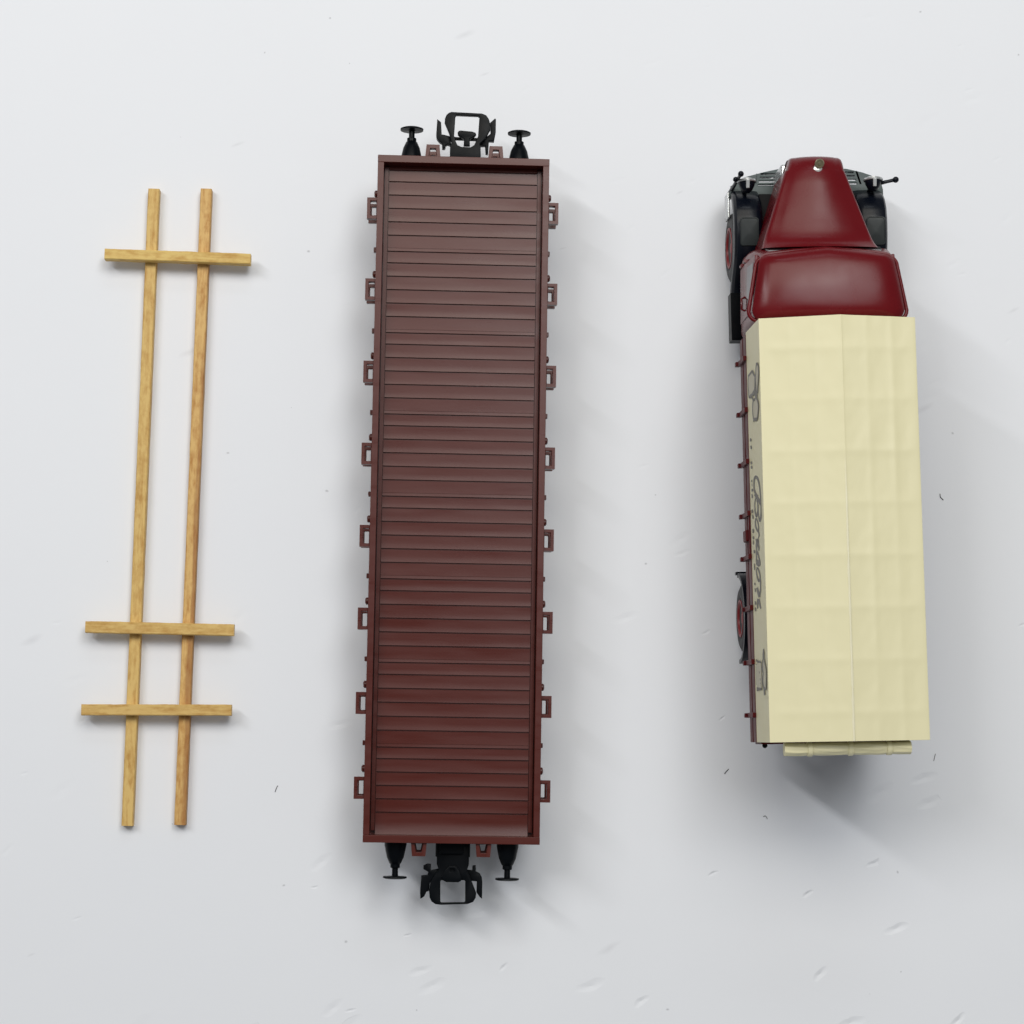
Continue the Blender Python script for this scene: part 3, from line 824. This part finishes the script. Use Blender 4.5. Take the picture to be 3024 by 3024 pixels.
# drawing near the tail
D0 = (2190, 1900, .10352)
e2 = MB(); f2_ = MB()
patch(f2_, [(425, 560), (560, 560), (578, 1270), (432, 1270)], *D0)
patch(f2_, [(625, 460), (660, 620), (690, 760), (696, 1250), (650, 1300), (605, 1150), (600, 700)], *D0)
f2_.build("emblem_fill", M['printpale'], tarp)
stroke(e2, [(420, 455), (432, 500), (470, 525), (520, 525), (555, 550)], [20, 34, 26, 30, 20], *D0)
stroke(e2, [(418, 590), (408, 620)], [18, 12], *D0)
stroke(e2, [(408, 640), (410, 900), (420, 1190)], [7, 7, 7], *D0)
stroke(e2, [(622, 155), (612, 300), (604, 460), (596, 640), (598, 800)], [16, 18, 14, 26, 26], *D0)
stroke(e2, [(624, 170), (640, 400), (660, 560), (690, 680), (702, 800), (700, 1000), (696, 1200), (690, 1330)], [16, 14, 20, 14, 12, 14, 18, 22], *D0)
stroke(e2, [(575, 680), (590, 740), (612, 860), (600, 1000), (604, 1120), (630, 1280), (648, 1400), (650, 1480)], [14, 30, 22, 26, 28, 26, 26, 22], *D0)
stroke(e2, [(630, 1230), (660, 1290), (690, 1320)], [26, 30, 30], *D0)
patch(e2, [(428, 1250), (500, 1262), (578, 1268), (570, 1330), (520, 1340), (470, 1345), (440, 1368), (430, 1320)], *D0)
stroke(e2, [(500, 800), (505, 860)], [12, 10], *D0); stroke(e2, [(525, 1000), (530, 1060)], [14, 10], *D0); stroke(e2, [(530, 1120), (532, 1160)], [12, 10], *D0)
e2.build("emblem", M['print'], tarp)

# --- cab
CX = 0.15
def cab_ring(z, hx_f, hx_b, yf, yb, r, peak):
    """rounded outline; narrower in front, front edge slightly peaked"""
    pts = []
    n = 6
    def corner(cx, cy, a0):
        for k in range(n + 1):
            a = math.radians(a0 + 90 * k / n); pts.append((cx + r * math.cos(a), cy + r * math.sin(a)))
    corner(hx_f - r, yf - r, 0)
    for k in range(1, 12):
        t = k / 12; x = (hx_f - r) * (1 - 2 * t)
        pts.append((x, yf + peak * (1 - abs(1 - 2 * t)) ** .9))
    corner(-hx_f + r, yf - r, 90)
    for k in range(1, 8):
        t = k / 8; pts.append((-hx_f + (hx_f - hx_b) * t, (yf - r) + (yb + r - yf + r) * t))
    corner(-hx_b + r, yb + r, 180)
    for k in range(1, 12): pts.append((-hx_b + r + (2 * hx_b - 2 * r) * k / 12, yb))
    corner(hx_b - r, yb + r, 270)
    for k in range(1, 8):
        t = k / 8; pts.append((hx_b + (hx_f - hx_b) * t, (yb + r) + (yf - r - yb - r) * t))
    return [(CX + x, y, z) for x, y in pts]
cab = MB()
cab.loft([cab_ring(12.0, 12.0, 12.2, 83.2, 69.2, 1.2, .3), cab_ring(16, 12.25, 12.6, 83.2, 69.2, 1.2, .3), cab_ring(20.5, 12.1, 12.6, 83.0, 69.2, 1.2, .4),
          cab_ring(23.5, 11.7, 12.5, 82.6, 69.2, 1.2, .5), cab_ring(27.0, 11.35, 12.3, 81.4, 69.3, 1.4, .8), cab_ring(28.0, 11.3, 12.3, 81.0, 69.4, 1.5, .9)])
cabo = cab.build("cab", M['red'], T, 0.0, 2, 40)
# roof: domed, with rounded rim
rf = MB()
base_r = cab_ring(0, 11.45, 12.72, 80.75, 69.5, 1.75, 1.2)
cyr = 75.3
def scaled(f, z): return [(CX + (p[0] - CX) * f, cyr + (p[1] - cyr) * f, z) for p in base_r]
rr_ = [scaled(.985, 27.3), scaled(1.0, 27.8)]
for f in (1.0, .997, .99, .978, .96, .935, .90, .86, .81, .75, .68, .6, .5, .4, .3, .2, .1, .02):
    rr_.append([(x, y, 28.0 + 1.25 * (1 - f ** 10) + .60 * (1 - ((x - CX) / 12.2) ** 2) + .50 * (1 - ((y - cyr + 1.7) / 5.9) ** 2)) for x, y, z in scaled(f, 0)])
rf.loft(rr_)
rfo = rf.build("cab_roof", M['red'], T, 0.0, 2, 60)
# rain gutter running round the roof
base = cab_ring(27.5, 11.9, 13.25, 80.3, 69.6, 1.6, .9)
sel = base[6 + 11 + 1 + 1 + 3:]
left = [p for p in base if p[0] < -10.2]; right = [p for p in base if p[0] > 10.5]
def order(ps, s): return sorted(ps, key=lambda p: -p[1])
for side_ in (order(left, -1), order(right, 1)):
    s = -1 if side_[0][0] < 0 else 1
    pts = [(s * abs(p[0]) if False else p[0], p[1], 27.55) for p in side_]
    # resample so that the tube is even
    MB().tube(pts, .34, 10).build("rain_gutter", M['red'], rfo, 0.0, 2, 60)
# doors with window and handle
for s in (-1, 1):
    def dx(y, z):
        f = (y - 69.2) / 14.0
        b_ = {14: 12.45, 20.5: 12.6, 23.5: 12.5, 26.8: 12.32}; fr = {14: 12.15, 20.5: 12.1, 23.5: 11.7, 26.8: 11.36}
        zs = sorted(b_)
        for i in range(len(zs) - 1):
            if zs[i] <= z <= zs[i + 1]:
                g = (z - zs[i]) / (zs[i + 1] - zs[i]); break
        bb = b_[zs[i]] + (b_[zs[i + 1]] - b_[zs[i]]) * g; ff = fr[zs[i]] + (fr[zs[i + 1]] - fr[zs[i]]) * g
        return CX + s * (bb + (ff - bb) * f)
    def panel(y0, y1, z0, z1, t, name, m_, par, bev=.12):
        g = MB(); rings = []
        ys = [y0 + (y1 - y0) * k / 6 for k in range(7)]; zs = [z0 + (z1 - z0) * k / 6 for k in range(7)]
        vs, fs = [], []
        for oo in (t, -.3):
            for y in ys:
                for z in zs: vs.append((dx(y, z) + s * oo, y, z))
        for i in range(6):
            for j in range(6):
                q = i * 7 + j; fs.append((q, q + 7, q + 8, q + 1)); fs.append((49 + q, 49 + q + 1, 49 + q + 8, 49 + q + 7))
        edge = [i * 7 for i in range(7)] + [42 + j for j in range(1, 7)] + [i * 7 + 6 for i in range(5, -1, -1)] + [j for j in range(5, 0, -1)]
        for k in range(len(edge)):
            a_, b2 = edge[k], edge[(k + 1) % len(edge)]; fs.append((a_, b2, b2 + 49, a_ + 49))
        g.add(vs, fs)
        return g.build(name, m_, par, bev)
    dr = panel(71.4, 81.0, 14.2, 26.6, .22, "door", M['red'], cabo)
    for ch_ in (): pass
    panel(72.6, 80.0, 21.4, 25.6, .26, "door_window", M['glass'], cabo, .1)
    h_ = MB(); xh = dx(74, 19.5)
    h_.tube([(xh + s * .1, 72.8, 19.6), (xh + s * .75, 73.1, 19.6), (xh + s * .75, 74.9, 19.6), (xh + s * .1, 75.2, 19.6)], .2, 8)
    h_.build("door_handle", M['red'], cabo)
    h2_ = MB()
    for zz in (16.0, 20.0): h2_.lathe((dx(81.3, zz) + s * .25, 81.3, zz), 'z', [(-.6, .32), (.6, .32)], 12)
    h2_.build("door_hinge", M['red'], cabo)
# windscreen, rear window
m = MB()
m.loft([[(CX - 10, 82.95, 23.6), (CX + 10, 82.95, 23.6), (CX + 9.6, 81.75, 26.8), (CX - 9.6, 81.75, 26.8)], [(CX - 10, 81.6, 23.6), (CX + 10, 81.6, 23.6), (CX + 9.6, 80.6, 26.8), (CX - 9.6, 80.6, 26.8)]])
m.build("windscreen", M['glass'], cabo, .1)

# --- bonnet: rounded sections lofted from the cowl to the radiator shell
def hood_ring(y, xl, xr, zt, zs, r, crown):
    pts = []
    cx_ = (xl + xr) / 2; hw = (xr - xl) / 2
    pts.append((xl - .25, y, 12.0)); pts.append((xl - .12, y, 16.0)); pts.append((xl, y, zs - r * 1.1))
    for k in range(1, 7):
        a = math.pi / 2 * k / 6
        pts.append((xl + r * (1 - math.cos(a)), y, zs - r * 1.1 + (r * 1.1) * math.sin(a)))
    for k in range(1, 14):
        t = k / 14; x = xl + r + (xr - xl - 2 * r) * t
        pts.append((x, y, zs + (zt - zs) * (1 - (2 * t - 1) ** 2) ** .8))
    for k in range(0, 7):
        a = math.pi / 2 * (1 - k / 6)
        pts.append((xr - r * (1 - math.cos(a)), y, zs - r * 1.1 + (r * 1.1) * math.sin(a)))
    pts.append((xr + .12, y, 16.0)); pts.append((xr + .25, y, 12.0))
    return pts
def hx_(y):
    f = (y - 83.2) / (96.4 - 83.2)
    return -9.85 + (9.85 - 5.35) * f, 9.35 + (5.05 - 9.35) * f
hr = []
for y, zt, zs, r in ((82.4, 26.4, 25.5, .8), (82.8, 25.85, 25.0, .8), (83.2, 25.42, 24.55, .82), (83.6, 25.10, 24.2, .85), (84.0, 24.87, 23.95, .88), (84.4, 24.70, 23.75, .9), (84.9, 24.56, 23.58, .9), (85.5, 24.45, 23.45, .9), (86.3, 24.34, 23.32, .9), (88, 24.15, 23.1, .9), (91, 23.8, 22.7, .9), (94, 23.45, 22.35, .9), (96.2, 23.2, 22.1, .9), (96.55, 23.05, 21.95, .9)):
    a_, b_ = hx_(y); hr.append(hood_ring(y, a_, b_, zt, zs, r, 0))
bon = MB(); bon.loft(hr)
bono = bon.build("bonnet", M['red'], T, 0.0, 2, 45)
nose = MB()
nr_ = []
for y, xl, xr, zt, zs, r in ((96.45, -5.0, 4.95, 22.75, 22.0, .9), (97.2, -4.75, 4.9, 22.55, 21.7, .9), (98.2, -4.4, 4.85, 22.0, 21.1, .9), (98.9, -4.2, 4.75, 21.3, 20.4, .85), (99.35, -4.0, 4.6, 20.4, 19.5, .8), (99.55, -3.7, 4.3, 19.4, 18.6, .7)):
    q = hood_ring(y, xl, xr, zt, zs, r, 0)
    nr_.append([(p[0], p[1], max(p[2], 17.4)) for p in q])
nose.loft(nr_); nose.build("radiator_shell", M['red'], T, 0.0, 2, 45)
gr = MB(); gr.box(-5.3, 5.55, 96.6, 98.9, 8.9, 17.4); go = gr.build("radiator_grille", M['silver'], T, .5)
g2 = MB()
for k in range(9): g2.box(-3.4 + k * .92, -3.4 + k * .92 + .4, 98.9, 99.15, 9.6, 16.6)
g2.build("grille_bars", M['chrome'], go, .06)
# radiator cap: little chrome stem under a tilted brass disc
cp_ = TF.L(2419, 491, 23.6)
m = MB(); m.lathe((cp_.x - .12, cp_.y - .30, 22.3), 'z', [(0, .80), (.55, .80), (.8, .72), (.98, .45), (1.03, .05)], 24)
cap = m.build("radiator_cap", M['nickel'], bono)
m = MB(); m.lathe((0, 0, 0), 'z', [(-.28, .5), (-.25, .78), (0, .84), (.12, .74), (.12, .55), (.05, .5), (.06, .3), (.16, .25), (.18, .03)], 28)
d_ = m.build("cap_disc", M['brass'], cap)
d_.location = Vector((cp_.x + .05, cp_.y + .42, 23.75)) * MM; d_.rotation_euler = (math.radians(24), math.radians(8), 0)

# --- front mudguards
def fend_z(y):
    pts = [(70.0, 7.8), (78.2, 7.9), (79.2, 8.3), (80.6, 9.6), (82.2, 11.5), (83.6, 12.8), (85.2, 13.5), (87.5, 13.95), (90, 14.1), (92.3, 13.7), (94.2, 12.6), (95.4, 11.0), (96.1, 9.2)]
    for (a, za), (b, zb) in zip(pts, pts[1:]):
        if a <= y <= b:
            t = (y - a) / (b - a); return za + (zb - za) * t
    return pts[-1][1]
for s in (-1, 1):
    xo = 12.95 if s < 0 else 13.85
    xi = 7.9 if s < 0 else 8.4
    rings = []
    ys = [78.3 + (96.1 - 78.3) * k / 60 for k in range(61)]
    for y in ys:
        z = sum(fend_z(min(96.1, max(78.3, y + dd))) for dd in (-.5, -.25, 0, .25, .5)) / 5
        w0 = xo - .15 * max(0, (y - 92) / 4) ** 2
        hump = min(1, max(0, (y - 80) / 3))
        prof_ = [(w0, z - 2.1), (w0, z - 1.0), (w0 - .10, z - .62), (w0 - .34, z - .34), (w0 - .45, z - .12), (w0 - .9, z + .0), (w0 - 1.6, z + .10 * hump), ((w0 + xi) / 2, z + .16 * hump), (xi + 1.3, z + .08), (xi + .7, z - .12), (xi + .25, z - .55), (xi, z - 1.3), (xi, z - 2.1), (xi + .5, z - 2.1), (xi + .6, z - 1.3), (w0 - .7, z - 1.3), (w0 - .5, z - 2.1)]
        rings.append([(s * x, y, zz) for x, zz in prof_])
    fm = MB(); fm.loft(rings)
    fo_ = fm.build("front_mudguard", M['fender'], T, 0.0, 2, 40)
    va = MB(); va.box(s * 4.4, s * (xi + .3), 82.5, 95.0, 10.6, 11.7)
    va.build('inner_valance', M['dull'], fo_)
    l0 = rrect(0, 0, 1.62, 2.45, .55)
    lid = MB()
    cx_, cy_ = (s * (12.07 + 8.81) / 2 if s < 0 else (13.25 + 9.95) / 2), 87.85
    def lz(x, y): return fend_z(min(96, max(78.5, cy_ + y))) + .12
    lid.loft([[(cx_ + x * a, cy_ + y * a, lz(x * a, y * a) + h) for x, y in l0] for a, h in ((1.0, -.25), (1.0, .12), (.975, .2), (.93, .2), (.90, .11), (.84, .12), (.7, .13), (.55, .14), (.4, .15), (.25, .15), (.1, .15), (.02, .15))])
    lid.build("box_lid", M['lid'], fo_, 0.0, 2, 40)
    # running board / step box behind the wheel
    sb_ = MB(); sb_.box(s * (13.15 if s < 0 else 13.2), s * 10.4, 69.9, 78.35, 4.6, 7.9)
    sb_.box(s * 13.0, s * 10.6, 70.1, 70.6, 7.9, 8.05)
    sb_.build("step_box", M['black'], T, .12)

# --- bumper apron: curved grey plate with slots on both sides
bz1, bz0 = 9.0, 8.3
front = [(-13.2, 95.2), (-12.9, 96.4), (-11.8, 97.75), (-10.4, 98.7), (-7.0, 99.6), (-3.45, 100.35), (0, 100.6), (3.8, 100.5), (7.9, 100.15), (10.6, 99.5), (13.0, 98.65), (13.9, 97.6), (14.2, 96.4), (14.2, 95.2)]
back = [(11.4, 95.2), (8.6, 95.2), (8.6, 95.2)]
sl = []
def slot(x0, x1, y0, y1): return [(x0, y0), (x1, y0), (x1, y1), (x0, y1)]
holes = []
for k, py in enumerate((513.8, 524.5, 536, 547)):
    a_ = TF.L([2248, 2245, 2241, 2238][k], py, bz1); b_ = TF.L([2298, 2295, 2291, 2288][k], py, bz1)
    holes.append(slot(a_.x, b_.x, a_.y - .13, a_.y + .13))
    a2 = TF.L([2500, 2500, 2500, 2500][k], [509, 519.5, 531, 542][k], bz1); b2 = TF.L([2521, 2524, 2528, 2531][k], [509, 519.5, 531, 542][k], bz1)
    holes.append(slot(a2.x - 1.5, b2.x, a2.y - .13, a2.y + .13))
for pa, pb in (((2235.5, 512), (2232.5, 546)), ((2529, 506), (2541, 542))):
    a_ = TF.L(*pa, bz1); b_ = TF.L(*pb, bz1)
    holes.append([(a_.x - .07, a_.y), (b_.x - .07, b_.y), (b_.x + .07, b_.y), (a_.x + .07, a_.y)])
bump_o = plate([front + [(9.0, 95.0), (-9.0, 95.0)]] + holes, bz0, bz1, "bumper", M['grey'], T, .1)
m = MB()
outer = front; ins = [(x * .97, y - .35) for x, y in front]
m.loft([[(x, y, bz0 - .05) for x, y in outer] + [(x, y, bz0 - .05) for x, y in reversed(ins)], [(x, y - .15, 5.2) for x, y in outer] + [(x, y - .15, 5.2) for x, y in reversed(ins)]])
m.build("bumper_skirt", M['silver'], bump_o, .08)
m = MB(); m.box(-12.5, 13.6, 95.3, 97.6, 6.6, 7.4); m.build("splash_plate", M['black'], bump_o)
m = MB()
m.box(-13.35, -12.95, 91.6, 96.2, 5.0, 8.6); m.build("bumper_end", M['silver'], bump_o, .15)
m = MB(); tp_ = TF.L(2412, 456, 8); m.lathe((tp_.x, 100.45, 8.6), 'y', [(-.5, .45), (.5, .45), (.62, .3), (.64, .05)], 16); m.build("tow_pin", M['steel'], bump_o)

# --- headlamps, seen from behind
for px, py in ((2204.6, 536), (2578, 531)):
    p = TF.L(px, py, 15.0); zc_ = 13.9
    y0 = TF.L(px, py, zc_).y; x0 = TF.L(px, py, zc_).x
    m = MB(); m.lathe((x0, y0, zc_), 'y', [(-2.1, .1), (-2.0, .5), (-1.5, 1.0), (-.8, 1.35), (-.1, 1.5), (0, 1.5)], 32)
    hl = m.build("headlamp", M['fender'], T)
    m = MB(); m.lathe((x0, y0, zc_), 'y', [(-.22, 1.5), (-.22, 1.64), (-.05, 1.72), (.2, 1.66), (.25, 1.4), (.25, 1.4), (.0, 1.4)], 40); m.build("headlamp_rim", M['silver'], hl)
    m = MB(); m.lathe((x0, y0, zc_), 'y', [(.0, 1.45), (.28, 1.4), (.5, .9), (.58, .05)], 32); m.build("headlamp_lens", M['chrome'], hl)
    m = MB(); m.loft([[(x0 - .34, y0 - .05, zc_ + 1.35), (x0 + .34, y0 - .05, zc_ + 1.35), (x0 + .34, y0 - .05, zc_ + 1.75), (x0 - .34, y0 - .05, zc_ + 1.75)], [(x0 - .30, y0 - 1.5, zc_ + 1.2), (x0 + .30, y0 - 1.5, zc_ + 1.2), (x0 + .30, y0 - 1.5, zc_ + 1.45), (x0 - .30, y0 - 1.5, zc_ + 1.45)]])
    m.build("lamp_bracket", M['silver'], hl, .1)
    m = MB(); m.tube([(x0, y0 - .8, zc_ - 1.0), (x0, y0 - 1.2, 9.5)], .4, 10); m.build("lamp_post", M['fender'], hl)

# --- width marker rods with ball ends; the right one is bent outwards
a_ = TF.L(2157, 567, 7.5); b_ = TF.L(2188, 513.6, 17.2)
m = MB(); mid_ = a_.lerp(b_, .45)
m.tube([a_, a_.lerp(b_, .3), a_.lerp(b_, .6), b_], [.42, .34, .3, .3], 10); m.ball(mid_.lerp(b_, .45) + Vector((-.35, 0, 0)), .48, 8)
ro = m.build("marker_rod", M['fender'], T)
m = MB(); m.ball(b_, .52, 10); m.build("rod_ball", M['fender'], ro)
a_ = TF.L(2598, 541, 13.2); b_ = TF.L(2645, 530.6, 14.2)
m = MB(); m.tube([a_ + Vector((-.8, -.3, -3.0)), a_ + Vector((-.5, -.1, -.4)), a_, a_.lerp(b_, .5), b_], [.4, .42, .36, .30, .34], 10)
ro = m.build("marker_rod", M['fender'], T)
m = MB(); m.ball(b_, .55, 10); m.build("rod_ball", M['fender'], ro)

# ================================================================== loose fibres on the table
G = "fibres lying on the table"
def fibre(label, pts, r=.07):
    P = [U(x, y, .08) for x, y in pts]
    o0 = P[len(P) // 2]
    q = []
    for i in range(len(P) - 1):
        for t in range(4): q.append(P[i].lerp(P[i + 1], t / 4) - Vector((o0.x, o0.y, 0)))
    q.append(P[-1] - Vector((o0.x, o0.y, 0)))
    o = MB().tube(q, r, 6).build("fibre", M['fibre'], None)
    o.location = Vector((o0.x, o0.y, 0)) * MM
    o["label"] = label; o["category"] = "fibre"; o["group"] = G
fibre("short straight dark fibre on the table below the truck's left rear corner", [(2139.5, 2285), (2145, 2278), (2152, 2271)], .06)
fibre("tiny dark fibre on the table between the wooden frame and the flat wagon", [(820, 2320), (815.5, 2329), (812, 2339)], .055)
fibre("fine dark fibre on the table to the right of the truck's rolled tarpaulin", [(2762.5, 2226), (2760, 2236), (2757.5, 2247)], .05)
fibre("small curved fibre on the table right of the middle of the cream cover", [(2776, 1458), (2777, 1468), (2786, 1477)], .07)
fibre("tiny hooked fibre on the table in the shadow behind the truck", [(2254, 2412), (2259, 2409), (2264, 2413), (2266, 2419)], .045)
